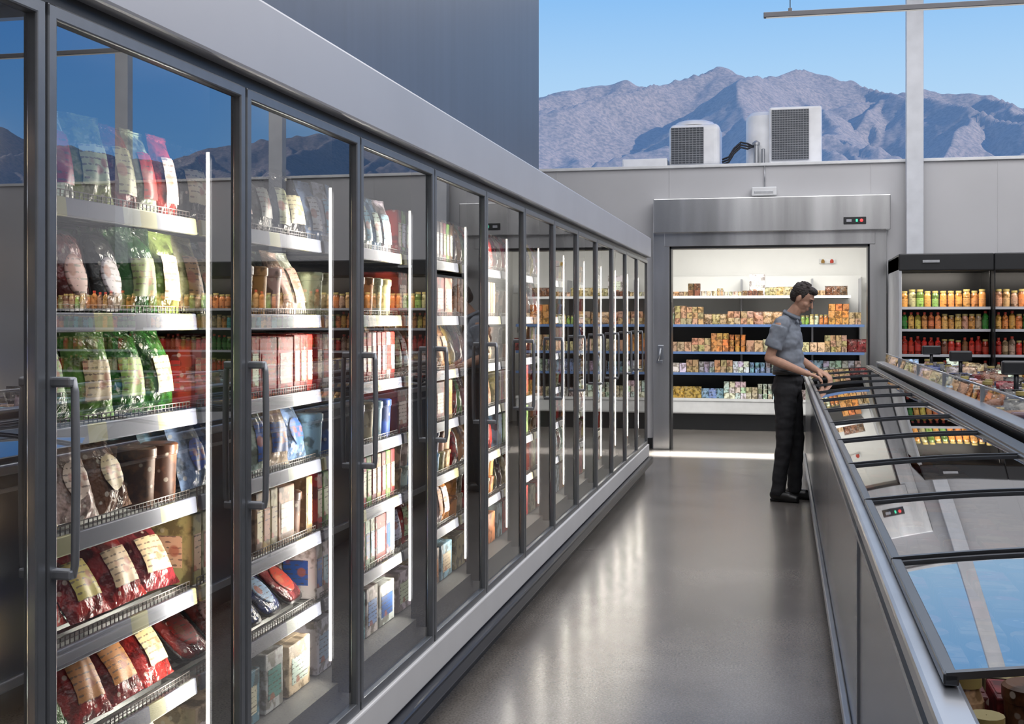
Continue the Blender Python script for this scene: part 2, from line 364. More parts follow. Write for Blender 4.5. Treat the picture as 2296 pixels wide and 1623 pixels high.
# ------------------------------------------------------------ glass door freezer run
P0=1.907; PW=.815; XD=-1.28; NB=12
F=thing('display_freezer',(-1.7,6.4,0),'long row of grey glass door upright freezers stocked with food','freezer')
y0=P0-PW; y1=P0+NB*PW
MB().box(-1.335,-1.245,y0-.8,y1+.03,2.095,2.285,bev=.008).obj('header_fascia',FASCIA,F)
MB().box(-1.32,-1.285,y0-.8,y1+.01,2.065,2.1).obj('header_gasket',BLACK,F)
MB().box(-1.33,-1.262,y0-.8,y1+.03,.17,.285,bev=.006).obj('base_panel',BASEP,F)
MB().box(-1.29,-1.225,y0-.8,y1+.04,.095,.165,bev=.015,seg=3).obj('bumper_rail',RUBBER,F)
MB().box(-1.34,-1.30,y0-.8,y1+.0,0.0,.17).obj('toe_kick',BLACK,F)
MB().box(-2.12,-2.0,y0-.8,y1,.0,2.26).box(-2.06,-1.34,y0-.8,y1,.14,.375).box(-2.06,-1.34,y0-.83,y0-.8,.14,2.2).obj('cabinet_liner',INNER,F)
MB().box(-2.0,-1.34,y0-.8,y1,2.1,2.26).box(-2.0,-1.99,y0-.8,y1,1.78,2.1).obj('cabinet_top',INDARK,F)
MB().box(-2.12,-1.30,y1+.0,y1+.03,.0,2.26,bev=.006).obj('end_panel',FASCIA,F)
d=MB(); st=.028
d.box(-.016,.006,.003,.003+st,.285,2.065,bev=.004).box(-.016,.006,PW-st-.003,PW-.003,.285,2.065,bev=.004)
d.box(-.016,.006,.003,PW-.003,2.037,2.065,bev=.004).box(-.016,.006,.003,PW-.003,.285,.316,bev=.004)
door=d.obj('door',[DOORF],F,(XD,P0-PW,0))
MB().faces([(-.008,st,.31),(-.008,PW-st,.31),(-.008,PW-st,2.04),(-.008,st,2.04)],[(0,1,2,3)]).obj('glass_pane',GLASS,door,(XD,P0-PW,0),fix=False)
h=MB()
h.tube([(.040,.026,1.393),(.044,.026,1.37),(.045,.026,1.30),(.046,.026,1.215),(.045,.026,1.13),(.044,.026,1.06),(.040,.026,1.037)],[.0065,.0075,.008,.008,.008,.0075,.0065],10)
h.box(.0,.045,.010,.034,1.378,1.396,bev=.004).box(.0,.045,.010,.034,1.034,1.052,bev=.004)
h.obj('handle',HAND,door,(XD,P0-PW,0))
for k in range(1,NB+1): copytree(door,(0,k*PW,0),F)
mu=MB().box(-1.362,-1.300,-.022,.022,.345,2.1,bev=.003).obj('mullion',BLACKM,F,(0,P0,0))
mu2=MB().box(-1.371,-1.362,-.023,-.016,.44,1.907,bev=.002).obj('led_strip',LED,F,(0,P0,0))
for k in range(-1,NB+1):
    if k==0: continue
    copytree(mu,(0,k*PW,0),F); copytree(mu2,(0,k*PW,0),F)
LV=[1.745,1.513,1.282,1.066,.842,.622]
sh=MB()
for i in range(15): sh.box(-1.985+i*.040,-1.967+i*.040,.02,PW-.02,-.018,-.006)
sh.box(-1.985,-1.41,.012,.027,-.03,-.006).box(-1.985,-1.41,PW-.027,PW-.012,-.03,-.006).box(-1.985,-1.41,PW/2-.008,PW/2+.008,-.026,-.018)
shelf0=sh.obj('shelf',SHELF,F,(0,y0,LV[0]))
MB().box(-1.41,-1.399,.012,PW-.012,-.040,0,bev=.003,rot=Euler((0,-.12,0))).obj('price_rail',LIP,shelf0,(0,y0,LV[0]))
wg=MB(); n=46
for i in range(n+1):
    y=.02+i*(PW-.04)/n; wg.box(-1.417,-1.4150,y-.0008,y+.0008,-.005,.017)
wg.box(-1.417,-1.4150,.02,PW-.02,.0155,.0175).box(-1.417,-1.4150,.02,PW-.02,.007,.008)
wg.obj('wire_guard',WIRE,shelf0,(0,y0,LV[0]))
for k in range(0,NB+1):
    for li,z in enumerate(LV):
        if k==0 and li==0: continue
        copytree(shelf0,(0,k*PW,z-LV[0]),F)
def row(k,z,spec,group,xf=-1.422,depth2=0):
    ya=P0+k*PW+.015; yb=P0+(k+1)*PW-.015; y=ya; i=0
    items=[]; tot=0
    while True:
        s_=spec[i%len(spec)]; w=KINDS[s_[0]][3]
        if tot+w>yb-ya+.03: break
        items.append(s_); tot+=w; i+=1
    gap=(yb-ya-tot)/max(1,len(items))
    for kd,c,l,t in items:
        w=KINDS[kd][3]; d=KINDS[kd][5]; tr=math.radians(t)
        x=xf-d/2-.004; zz=z-.005+(abs(math.sin(tr))*d/2 if abs(t)>1 else 0)+.001
        soft=kd in('bag','bagL','bagO','pouch','tray','flat')
        rz=random.uniform(-.14,.10) if soft else random.uniform(-.025,.025)
        rl=random.uniform(-.05,.05) if soft else 0
        place(kd,(x,y+w/2+gap/2,zz),c,l,tr+(random.uniform(-.06,.06) if soft else 0),rz,rl,group,'in glass door freezer',parts=(k<4))
        for q in range(depth2 if t>-30 else 1):
            dx=(max(d,.05)+.012+abs(math.sin(tr))*.03)*(q+1)+(.05 if t<=-30 else 0)
            place(kd,(x-dx,y+w/2+gap/2,zz+(.0 if t>-30 else .005)),c,l,tr*(1 if t>-30 else .6),rz,0,group,'in rear row of freezer shelf',parts=False)
        if kd=='tubs':
            place(kd,(x,y+w/2+gap/2,zz+KINDS[kd][4]+.002),c,l,0,rz,0,group,'stacked in glass door freezer',parts=(k<4))
        y+=w+gap
plan={
0:[[('bag','white','cream',-10),('pouch','white','green',-10),('pouch','white','red',-10),('bag','lgreen','cream',-12),('pouch','red','cream',-12),('pouch','white','red',-10),('pouch','red','cream',-10)],
   [('tray','brown','cream',-14),('tray','black','grey',-14),('tray','maroon','cream',-14),('tray','black','white',-14),('bag','green','lgreen',-8),('pouch','lgreen','cream',-8)],
   [('bag','blue','sky',-12),('bagL','green','lgreen',-12),('bag','lgreen','cream',-12),('bag','green','lgreen',-12),('bag','green','cream',-12)],
   [('carton','cream','white',0),('bagO','tan','white',-22),('bagO','cream','white',-25),('bagO','brown','cream',-25),('tub','brown','cream',0),('tub','brown','cream',0)],
   [('bag','red','cream',-35),('bagL','red','cream',-38),('bag','red','yellow',-35),('bag','red','cream',-33),('bag','maroon','cream',-33)],
   [('bag','green','green',-38),('bagL','green','cream',-38),('bag','red','orange',-35),('bag','maroon','orange',-34),('bag','red','cream',-34)],
   [('bagL','green','cream',-42),('bagL','lgreen','cream',-42),('bagL','green','cream',-40),('bagL','green','cream',-38)]],
1:[[('bag','black','cream',-15),('bag','maroon','cream',-15),('bag','maroon','cream',-15),('bag','black','grey',-15),('pouch','black','cream',-12)],
   [('pouch','cream','tan',-18),('pouch','white','tan',-18),('pouch','white','cream',-16),('tub','white','orange',0),('tub','orange','orange',0),('tub','cream','orange',0)],
   [('carton','red','red',0),('carton','red','maroon',0),('slim','red','cream',0),('slim','maroon','cream',0),('slim','red','white',0)],
   [('bagO','sky','blue',-20),('bagO','blue','white',-20),('pouch','blue','cream',-18),('pouch','white','blue',-12),('bag','cream','blue',-14)],
   [('slim','tan','cream',0),('slim','cream','tan',0),('slim','cream','tan',0),('carton','tan','cream',0),('tub','brown','cream',0)],
   [('flat','maroon','red',-50),('flat','red','cream',-48),('flat','navy','blue',-45),('flat','navy','sky',-45)],
   [('big','cream','white',0),('big','teal','white',0),('carton','white','teal',0)]],
2:[[('pouch','sky','white',-12),('pouch','white','sky',-12)],
   [('tub','white','orange',0),('tub','cream','orange',0),('tub','orange','cream',0)],
   [('slim','red','cream',0),('slim','white','red',0),('slim','red','white',0)],
   [('tub','sky','white',0),('tub','blue','white',0),('tub','cream','blue',0)],
   [('slim','red','cream',0),('slim','lgreen','cream',0),('slim','maroon','cream',0),('slim','yellow','cream',0)],
   [('slim','white','blue',0),('slim','white','sky',0),('carton','red','white',0)],
   [('carton','white','sky',0),('big','white','blue',0),('carton','teal','white',0)]]}
kindpool=['pouch','tub','slim','carton','bagO','pouch','tubs']
colpool=['cream','tan','tan','cream','orange','orange','white','yellow','lgreen','sky','red','red','tan','maroon','brown']
for k in range(-1,NB):
    for li,z in enumerate(LV+[.381]):
        if k in plan: spec=plan[k][li]
        elif k==-1: spec=[('bag','brown','cream',-15)] if li%2 else [('carton','navy','cream',0)]
        else:
            kd=random.choice(kindpool) if li!=6 else random.choice(['carton','big'])
            t=-12 if kd in('pouch','bagO') else 0
            spec=[(kd,c,random.choice(['cream','white','orange']),t) for c in random.sample(colpool,4)]
        row(k,z,spec,'food packs in the glass door freezer',depth2=(2 if k in(0,1) else (1 if 0<k<4 else 0)))
# ------------------------------------------------------------ stainless door frame
DF=thing('coldroom_doorway',(-.16,YB,0),'stainless steel walk-in cold room doorway with deep header','doorway')
MB().box(-1.455,DX0,YB-.10,YB+.14,0,2.62,bev=.006).box(DX1,1.13,YB-.10,YB+.14,0,2.62,bev=.006).obj('door_frame',STEEL,DF)
MB().box(DX0-.06,DX1+.06,YB-.11,YB+.14,DZ,2.50,bev=.006).obj('lintel',STEEL,DF)
MB().box(-1.44,1.16,YB-.22,YB-.005,2.48,2.87,bev=.01).obj('header_box',STEEL,DF)
MB().box(DX0-.002,DX0+.02,YB-.09,YB+.13,0,DZ).box(DX1-.02,DX1+.002,YB-.09,YB+.13,0,DZ).box(DX0,DX1,YB-.09,YB+.13,DZ-.025,DZ+.002).obj('door_gasket',BLACK,DF)
cp=MB().box(.66,.90,YB-.235,YB-.22,2.545,2.625,0,bev=.004).obj('control_display',BLACK,DF)
MB().box(.69,.745,YB-.240,YB-.235,2.57,2.60).obj('display_digits',FASCIA,cp)
MB().box(.79,.81,YB-.240,YB-.235,2.57,2.60).obj('green_light',GREENL,cp)
MB().lathe([(.001,0),(.018,0),(.018,.006),(.001,.008)],14).obj('red_button',REDL,cp,(.85,YB-.236,2.585)).rotation_euler=(PI/2,0,0)
lt=MB().box(-1.40,-1.33,YB-.125,YB-.1,1.04,1.20,bev=.008)
lt.tube([(-1.365,YB-.12,1.16),(-1.365,YB-.17,1.15),(-1.37,YB-.185,1.09),(-1.39,YB-.19,1.02)],.014,10)
lt.box(-1.41,-1.34,YB-.15,YB-.11,.99,1.03,bev=.006).obj('latch_handle',CHESTR,DF)
SBX=thing('emergency_lamp',(-.19,YB,2.9),'small white emergency lamp box with conduit above the doorway','lamp')
MB().box(-.34,-.06,YB-.14,YB-.002,2.89,2.99,bev=.015,seg=3).obj('lamp_housing',CAP,SBX)
MB().box(-.31,-.10,YB-.146,YB-.138,2.915,2.945,bev=.004).obj('lamp_lens',ALU,SBX)
MB().tube([(-.195,YB-.02,2.98),(-.195,YB-.02,3.24)],.008).obj('conduit',ALU,SBX)
# ------------------------------------------------------------ cold room shelving and stock
R=thing('shelving_unit',(-.4,16.7,0),'white wall shelving in cold room with stacked food packs','shelving')
SZ=[1.812,1.428,1.062,.78,.43]
BLR=mat('blue_price_rail',(.10,.18,.38),.4)
MB().box(-1.8,1.05,17.2,17.26,0.0,2.1).obj('back_panel',WHITE,R)
for i,z in enumerate(SZ):
    x1=.88 if i==0 else 1.05
    o=MB().box(-1.8,x1,16.40,17.2,z-(.03),z-.004).obj('shelf',WHITE if i in(0,4) else FASCIA,R)
    MB().box(-1.8,x1,16.392,16.40,z-.035,z+.0).obj('price_rail',[CAP,BLR][1 if i in(1,2,3) else 0],o)
MB().box(-1.8,1.05,16.40,17.2,.22,.40,bev=.02).obj('base_front',CAP,R)
MB().box(-1.8,1.05,16.46,17.2,.0,.22).obj('kick_panel',BLACK,R)
MB().box(-1.8,1.05,17.19,17.2,.43,1.42).obj('dark_backing',BLACKM,R)
for x in (-1.78,-.55,.40,1.03): MB().box(x-.012,x+.012,16.9,17.2,.2,2.05).obj('upright',ALU,R)
pal=[['cream','tan','cream','tan','white','cream','brown'],['cream','lgreen','cream','tan','orange','white','tan'],['cream','orange','cream','tan','maroon','tan','orange'],['sky','white','cream','sky','tan','grey'],['sky','white','grey','cream','yellow','white']]
for i,z in enumerate(SZ):
    x=-1.76; c=None; cnt=0
    while x<(.80 if i==0 else .97):
        if cnt<=0:
            kd=random.choice(['small','tubs','small','jar','bagO'] if i<2 else ['small','tubs','small','carton','bagO'])
            c=random.choice(pal[i]); cnt=random.randint(2,4); sc=random.uniform(.7,.92) if i else random.uniform(.6,.85)
            nlev=random.choice([2,2,3,3] if i in(1,2,4) else [2,2,2]) if kd in('small','tubs') else 1
            if i==0: nlev=random.choice([1,1,2]) if kd in('small','tubs') else 1
            if i==0 and random.random()<.12: x+=.05
        cnt-=1
        w=KINDS[kd][3]
        for q in range(nlev):
            place(kd,(x+w*sc/2,16.50+(.02 if kd=='bagO' else 0),z-.003+q*KINDS[kd][4]*sc*1.02),c,'cream',0,-PI/2+(random.uniform(-.1,.1)),0,'food packs on cold room shelves','on cold room shelf',parts=False,sc=sc,name='chilled_pack' if kd not in('tubs','jar') else 'chilled_tub')
        x+=w*sc+.004
place('carton',(-.33,16.64,1.81),'white','white',0,-PI/2,0,'food packs on cold room shelves','on cold room shelf',sc=1.7)
tag(MB().box(1.12,1.28,17.27,17.30,1.88,2.0,0,bev=.004).tube([(1.2,17.27,1.9),(1.2,17.26,1.6),(1.22,17.28,1.3)],.01).obj('wall_thermostat',CAP),'small white thermostat with cable on cold room wall','thermostat')
rl=thing('bulkhead_lamp',(.6,17.28,2.28),'small red and brass bulkhead lamps on cold room wall','lamp')
BRS=mat('brass',(.5,.3,.1),.3,.8)
MB().box(.50,.72,17.27,17.30,2.27,2.33,bev=.004).obj('lamp_bracket',CAP,rl)
for q in (0,.12): MB().lathe([(.001,-.025),(.022,-.025),(.026,0),(.016,.022),(.001,.03)],12,(.55+q,17.245,2.30)).obj('lamp_cap',CRED if q else BRS,rl)
# ------------------------------------------------------------ open multideck cooler
def cooler(xa,xb):
    K=thing('open_cooler',((xa+xb)/2,13.3,0),'black open refrigerated display case stocked with bottles','refrigerator','open coolers along the back wall')
    yf,yb=12.6,13.82; e0=.03 if xa<1.2 else .012
    MB().box(xa,xa+e0,yf-.02,yb,0,2.13,bev=.005).obj('side_panel',CSIDE if xa<1.2 else BLACKM,K)
    MB().box(xb-.012,xb,yf+.2,yb,0,2.13,bev=.004).obj('side_panel',BLACKM,K)
    MB().box(xa+e0,xb-.012,13.3,yb,0,2.1).obj('back_panel',BLACKM,K)
    MB().box(xa,xb,yf-.03,yb,1.98,2.15,bev=.012,seg=3).obj('canopy',BLACK,K)
    MB().box(xa+e0,xb-.012,yf,13.3,.0,.55,bev=.02).obj('base_tank',BLACKM,K)
    for z in (1.62,1.398,1.144,.90):
        o=MB().box(xa+e0,xb-.012,yf+.12,13.3,z-.025,z-.003).obj('shelf',BLACKM,K)
        MB().box(xa+e0,xb-.012,yf+.108,yf+.12,z-.024,z+.002).obj('price_rail',FASCIA,o)
    l=bpy.data.lights.new('cooler_lamp','AREA'); l.shape='RECTANGLE'; l.size=xb-xa-.2; l.size_y=.08; l.energy=8; l.color=(1,.90,.76)
    lo=bpy.data.objects.new('cooler_lamp',l); C.objects.link(lo); lo.location=((xa+xb)/2,yf+.03,1.97); lo.rotation_euler=(math.radians(18),0,0)
    return K
cxs=[1.135,2.03,3.42,4.68,5.94]
K0=cooler(cxs[0],cxs[1]-.0)
for i in range(1,4): cooler(cxs[i]+.002,cxs[i+1])
MB().box(1.36,1.52,12.555,12.566,2.06,2.085).obj('badge',ALU,K0)
bp={1.62:['orange','tan','brown','orange','tan','lgreen'],1.398:['green','orange','yellow','tan','teal','orange'],1.144:['red','brown','red','tan','green','brown'],.90:['orange','cream','red','brown']}
for z,cs in bp.items():
    for i in range(4):
        x=cxs[i]+.075; q=0
        base=random.choice(cs); kd='bottle'
        while x<cxs[i+1]-.045:
            if q%3==0: base=random.choice(cs); kd=random.choice(['bottle','jar','jar'])
            col=base if random.random()<.6 else random.choice(cs)
            sc=random.choice([.95,1.03]) if z!=1.62 else random.choice([1.1,1.2])
            place(kd,(x,12.79+random.uniform(0,.015),z-.002),col,'cream',0,random.uniform(0,3),0,'bottles in the open cooler','with printed label in open cooler',parts=False,sc=sc)
            x+=.0625*(1.19 if z==1.62 else 1.03); q+=1
# ------------------------------------------------------------ island chest freezer
CH=thing('island_freezer',(.55,6.5,0),'long island chest freezer with glass lids and metal rim','freezer')
cy0,cy1=.3,12.3
b=MB()
ys=[cy0,1.3,3.76,6.3,8.85,11.2,cy1]
for a,c in zip(ys[:-1],ys[1:]): b.box(.225,.25,a+.004,c-.004,.13,.93,bev=.003)
b.obj('side_panel',CHESTS,CH)
MB().box(.218,.228,3.748,3.772,.17,.93,bev=.002).obj('joint_strip',CHESTR,CH)
MB().box(.25,.86,cy0,cy0+.03,.05,.93).box(.25,.86,cy1-.03,cy1,.05,1.0).obj('end_panel',CHESTS,CH)
MB().box(.30,.86,cy0,cy1,.0,.12).obj('toe_kick',BLACK,CH)
MB().box(.25,.83,cy0+.03,cy1-.03,.12,.70).box(.80,.86,cy0+.03,cy1-.03,.70,1.0).obj('tank_liner',FASCIA,CH)
MB().box(.200,.258,cy0-.01,cy1+.01,.925,.965,bev=.008).obj('top_rim',CHESTR,CH)
MB().box(.20,.225,cy0,cy1,.13,.17,bev=.006).box(.212,.226,cy0,cy1,.86,.875).obj('kick_rail',CHESTR,CH)
MB().box(.80,.87,cy0,cy1,1.0,1.045,bev=.01).obj('centre_ridge',BLACKM,CH)
LX0,LX1=.232,.81
def arc(t): return LX0+(LX1-LX0)*t, .970+.050*t+.008*math.sin(PI*t)
lidL=.858
l=MB(); nseg=12
for ya,dz in ((0,.006),(lidL-.014,0)):
    rings=[]
    for i in range(nseg+1):
        x,z=arc(i/nseg); z+=dz
        rings.append([Vector((x,ya,z)),Vector((x,ya+.014,z)),Vector((x,ya+.014,z+.011)),Vector((x,ya,z+.011))])
    l.ring(rings,0,sm=False)
l.box(LX0-.004,LX0+.018,0,lidL,.968,.986,bev=.003).box(LX1-.02,LX1,0,lidL,1.018,1.036,bev=.003)
LY0=1.84
lid=l.obj('lid',LIDF,CH,(0,LY0,0))
vs=[]
for i in range(nseg+1):
    x,z=arc(i/nseg); vs+=[(x,.008,z+.014),(x,lidL-.008,z+.007)]
fs=[(2*i,2*i+2,2*i+3,2*i+1) for i in range(nseg)]
MB().faces(vs,fs,0,True).obj('lid_glass',LIDG,lid,(0,LY0,0),fix=False)
for k in range(1,12): copytree(lid,(0,k*.868,0),CH)
cc=['orange','tan','maroon','brown','red','navy','tan','brown']
for iy in range(50):
    y=1.02+iy*.115
    if y>7.0: break
    for x in (.32,.43,.54,.65,.75):
        kd=random.choice(['tubs','jar','jar','tub']) if y<2.4 else random.choice(['small','small','tubs'])
        place(kd,(x,y,.702),random.choice(['orange','tan','cream','orange','red','white','maroon']) if y<2.2 else random.choice(cc),'cream',0,-PI/2,0,'food packs in the island freezer','in island freezer',parts=False,sc=1.08,name='frozen_jar' if kd=='jar' else 'frozen_tub' if 'tub' in kd else 'frozen_meal_box')
# second island
C2=thing('island_display_case',(1.25,7.0,0),'low dark refrigerated island case with glass guard and mixed packs','display case')
MB().box(.90,1.75,cy0+1,12.25,.08,.80,bev=.01).obj('case_body',CHESTS,C2)
MB().box(.95,1.7,cy0+1,12.25,.0,.08).obj('toe_kick',BLACK,C2)
MB().box(.905,.945,cy0+1,12.25,.80,1.065,bev=.006).box(1.70,1.75,cy0+1,12.25,.8,1.065,bev=.006).box(.905,1.75,12.2,12.25,.8,1.065).obj('case_wall',BLACKM,C2)
MB().box(.895,.985,cy0+1,12.25,1.065,1.085,bev=.005).obj('case_rim',CHESTR,C2)
for k in range(7):
    ya=2.0+k*1.46
    gp=MB().faces([(.97,ya,1.085),(.97,ya+1.44,1.085),(.985,ya+1.44,1.16),(.985,ya,1.16)],[(0,1,2,3)]).obj('glass_guard',GUARDG,C2,fix=False)
    MB().tube([(.985,ya,1.162),(.985,ya+1.44,1.162)],.006).box(.965,.985,ya-.01,ya+.01,1.08,1.165).obj('guard_rail',CHESTR,gp)
MB().box(.96,1.69,cy0+1.05,12.2,.80,.97).obj('deck_tray',BLACKM,C2)
ZD=.972
SY=(4.6,7.2,9.4,11.2)
for iy in range(75):
    y=2.6+iy*.13
    if y>12.0: break
    for x in (1.05,1.18,1.31,1.44,1.57):
        if any(abs(y-sy)<.27 and x<1.5 for sy in SY): continue
        kd=random.choice(['small','bagO','small','tubs','jar','small'])
        t=-.35 if kd=='bagO' else 0
        place(kd,(x,y,ZD+(.012 if t else 0)),random.choice(['grey','black','white','black','navy','grey','maroon','black','brown','tan','sky']),'white',t,-PI/2+random.uniform(-.1,.1),0,'packs in the island display case','in low island case',parts=False,sc=random.uniform(.9,1.1) if t==0 else .8,name={'small':'snack_box','tubs':'snack_tub'}.get(kd))
for x,y in [(1.22,v) for v in SY]:
    T_=thing('counter_scale',(x,y,ZD),'dark electronic counter scale with display on pole','scale','counter scales on the island case')
    MB().box(x-.14,x+.14,y-.14,y+.14,ZD,ZD+.11,bev=.012).obj('scale_base',BLACK,T_)
    MB().box(x-.13,x+.13,y-.13,y+.10,ZD+.116,ZD+.13,bev=.006).box(x-.02,x+.02,y-.02,y+.02,ZD+.105,ZD+.12).obj('weighing_plate',CHESTR,T_)
    MB().tube([(x+.08,y+.12,ZD+.05),(x+.08,y+.12,ZD+.24)],.014).obj('pole',BLACKM,T_)
    MB().box(x-.0,x+.16,y+.09,y+.14,ZD+.21,ZD+.29,bev=.012).obj('display_head',BLACK,T_)
# ------------------------------------------------------------ pendants
PD=mat('pendant_diffuser',(.5,.5,.5),em=(1,.97,.92),es=.35)
def pendant(x0,x1,y,z):
    T=thing('linear_pendant',((x0+x1)/2,y,z),'slim dark suspended linear light fixture on thin cables','lamp','linear pendants')
    MB().box(x0,x1,y-.025,y+.025,z-.020,z+.022,bev=.004).obj('housing',PBLK,T)
    MB().box(x0+.02,x1-.02,y-.018,y+.018,z-.022,z-.0195).obj('diffuser',PD,T)
    for x in (x0+.21,x1-.3):
        MB().tube([(x,y,z+.02),(x,y,ZC)],.004,6).box(x-.015,x+.015,y-.015,y+.015,z+.02,z+.05,bev=.004).obj('cable',PBLK,T)
pendant(-.148,8.5,10,3.965)
pendant(1.2,8.5,5.0,4.0)
# ------------------------------------------------------------ rooftop units
def grille(mb,x0,x1,y,z0,z1,nh,nv):
    mb.box(x0,x1,y,y+.02,z0,z1,1)
    for i in range(nh+1):
        z=z0+(z1-z0)*i/nh; mb.box(x0,x1,y-.008,y+.002,z-.003,z+.003,0)
    for i in range(nv+1):
        x=x0+(x1-x0)*i/nv; mb.box(x-.0025,x+.0025,y-.01,y,z0,z1,0)
ZR=3.24
GW=mat('grille_wire',(.30,.31,.33),.5)
A=thing('condenser_unit',(-.95,14.75,ZR),'small white rooftop condenser with grille and rounded cap','air conditioner')
MB().box(-1.32,-.72,14.42,15.0,ZR+.06,ZR+.58,bev=.07,seg=5).obj('casing',UNITW,A)
g=MB(); grille(g,-1.29,-.91,14.405,ZR+.10,ZR+.53,16,9); g.obj('grille',[GW,GRILL],A)
MB().lathe([(.001,.07),(.16,.07),(.22,.05),(.25,.02),(.26,0),(.001,0)],24,(-1.03,14.70,ZR+.575)).obj('fan_cap',UNITW,A)
for x in (-1.22,-.8):
    MB().box(x-.04,x+.04,14.5,14.95,ZR,ZR+.07).obj('foot',GRILL,A)
B=thing('condenser_unit',(-.0,14.8,ZR),'large white rooftop condenser with square grille and side tank','air conditioner')
MB().box(-.15,.45,14.42,15.1,ZR+.05,ZR+.74,bev=.025,seg=3).obj('casing',UNITW,B)
g=MB(); grille(g,-.12,.30,14.405,ZR+.12,ZR+.70,22,14); g.obj('grille',[GW,GRILL],B)
MB().lathe([(.001,0),(.20,0),(.20,.03),(.205,.04),(.205,.54),(.2,.60),(.15,.65),(.001,.66)],26,(-.22,14.75,ZR+.07)).obj('side_tank',UNITW,B)
MB().lathe([(.001,0),(.03,0),(.03,.25),(.045,.25),(.045,.28),(.02,.30),(.001,.31)],14,(-.30,14.50,ZR+.06)).lathe([(.001,0),(.022,0),(.022,.2),(.001,.21)],12,(-.22,14.48,ZR+.06)).obj('valve_pipe',ALU,B)
for x in (-.05,.35): MB().box(x-.05,x+.05,14.5,15.05,ZR,ZR+.06).obj('foot',GRILL,B)
hs=MB()
for q in range(3):
    o_=q*.035
    hs.tube([(-.70,14.5+o_,ZR+.09+o_),(-.62,14.5+o_,ZR+.12+o_),(-.56,14.5+o_,ZR+.22+o_),(-.48,14.5+o_,ZR+.29+o_),(-.40,14.5+o_,ZR+.27+o_),(-.33,14.5+o_,ZR+.30)],.012,8)
tag(hs.obj('refrigerant_hose',HOSE),'black looping refrigerant hoses between rooftop condensers','hose')
tag(MB().box(-1.88,-1.34,14.42,14.8,ZR,ZR+.18,bev=.012).box(-1.86,-1.36,14.41,14.42,ZR+.03,ZR+.15).obj('junction_box',UNITW),'low white metal rooftop equipment box beside condenser','box')
# ------------------------------------------------------------ mountains: crest line, spurs and side spurs as a ridge network
prof=[(-40,.14),(-20,.175),(-11.55,.1833),(-9.85,.1887),(-8.58,.194),(-7,.198),(-5.64,.1893),(-4.6,.197),(-2.94,.2064),(-1.5,.1988),(-.28,.1935),(1.03,.2018),(2.12,.1934),(3.31,.187),(4.57,.1769),(5.63,.180),(6.39,.1803),(7.33,.1758),(8.64,.1743),(10.38,.1636),(15,.155),(20,.152),(22,.152),(26,.1405),(29.3,.126),(33,.135),(36,.147),(45,.14),(60,.10)]
def T(a):
    for (a0,t0),(a1,t1) in zip(prof[:-1],prof[1:]):
        if a0<=a<=a1: return t0+(t1-t0)*(a-a0)/(a1-a0)
    return .1
rnd=random.Random(5)
def PX(a,r): return np.array((r*math.sin(math.radians(a)),r*math.cos(math.radians(a))))
segs=[]
def line(pts,k):
    for (p,h),(q,g) in zip(pts[:-1],pts[1:]): segs.append((p,q,h,g,k))
cr_pts=[]; a=-24.0
while a<=46:
    cr_pts.append((PX(a,1000),T(a)*1000+rnd.uniform(-1.2,1.2))); a+=.7
line(cr_pts,.60)
def spur(p,h,ang,length,drop,k,lvl):
    n=max(2 if lvl else 3,int(length/55)); pts=[(p,h)]; q=p; an=ang; hh=h
    for i in range(n):
        an+=rnd.uniform(-.18,.18); st_=length/n
        q=q+np.array((math.sin(an),-math.cos(an)))*st_
        hh=hh-drop/n*(rnd.uniform(.6,1.4))
        pts.append((q,hh))
        if lvl<2 and i<n-1:
            sd=1 if (i+lvl)%2 else -1
            spur(q,hh-3,an+sd*rnd.uniform(.55,.85),length*rnd.uniform(.28,.42),(drop/length*1.5)*length*.36,k+.10,lvl+1)
    line(pts,k)
main=[(-9.0,-.3),(-7,-.45),(-4.9,-.95),(-2.94,-.45),(-.9,.15),(1.03,-.35),(3.0,.55),(6.2,-.45),(8.64,.2)]
for aa,dr in main:
    spur(PX(aa,1000),T(aa)*1000-1,dr,rnd.uniform(420,480),T(aa)*1000*.66,.72,0)
for aa in [-22,-19,-16,-13.5,-11.4,4.9,11.2,14.4,17.5,20.5,23.6,26.6,29.6,32.8,36,39,42]:
    spur(PX(aa,1000),T(aa)*1000-2,rnd.uniform(-.6,.3),rnd.uniform(380,460),T(aa)*1000*.66,.72,0)
na,nr=760,110
A_=np.linspace(-20,44,na+1); R_=480+np.linspace(0,1,nr+1)*600
AA,RR=np.meshgrid(np.radians(A_),R_,indexing='ij')
X=(RR*np.sin(AA)).ravel(); Y=(RR*np.cos(AA)).ravel()
wx=np.empty(X.size); wy=np.empty(X.size); fz=np.empty(X.size)
for i in range(X.size):
    v=Vector((X[i]/40,Y[i]/40,1.7)); wx[i]=noise.noise(v); wy[i]=noise.noise(v+Vector((9,4,2))); fz[i]=noise.fractal(Vector((X[i]/14,Y[i]/14,2.2)),.9,2.1,3)
Xw=X+wx*12; Yw=Y+wy*12
H=np.full(X.size,-60.0)
for p,q,h0,h1,k in segs:
    d_=q-p; L2=float(d_@d_)+1e-6
    t=np.clip(((Xw-p[0])*d_[0]+(Yw-p[1])*d_[1])/L2,0,1)
    ds=np.hypot(Xw-(p[0]+t*d_[0]),Yw-(p[1]+t*d_[1]))
    H=np.maximum(H,h0+(h1-h0)*t-k*ds)
H=np.maximum(H,-40)+fz*1.9+1.5
lim=np.array([T(x) for x in A_])
lim=np.repeat(lim,nr+1)*RR.ravel()+4
H=np.minimum(H,lim)
n=nr+1
fs=[(i*n+j,(i+1)*n+j,(i+1)*n+j+1,i*n+j+1) for i in range(na) for j in range(nr)]
mm=bpy.data.meshes.new('mountain_range'); mm.from_pydata(np.stack([X,Y,H],1).tolist(),[],fs); mm.update()
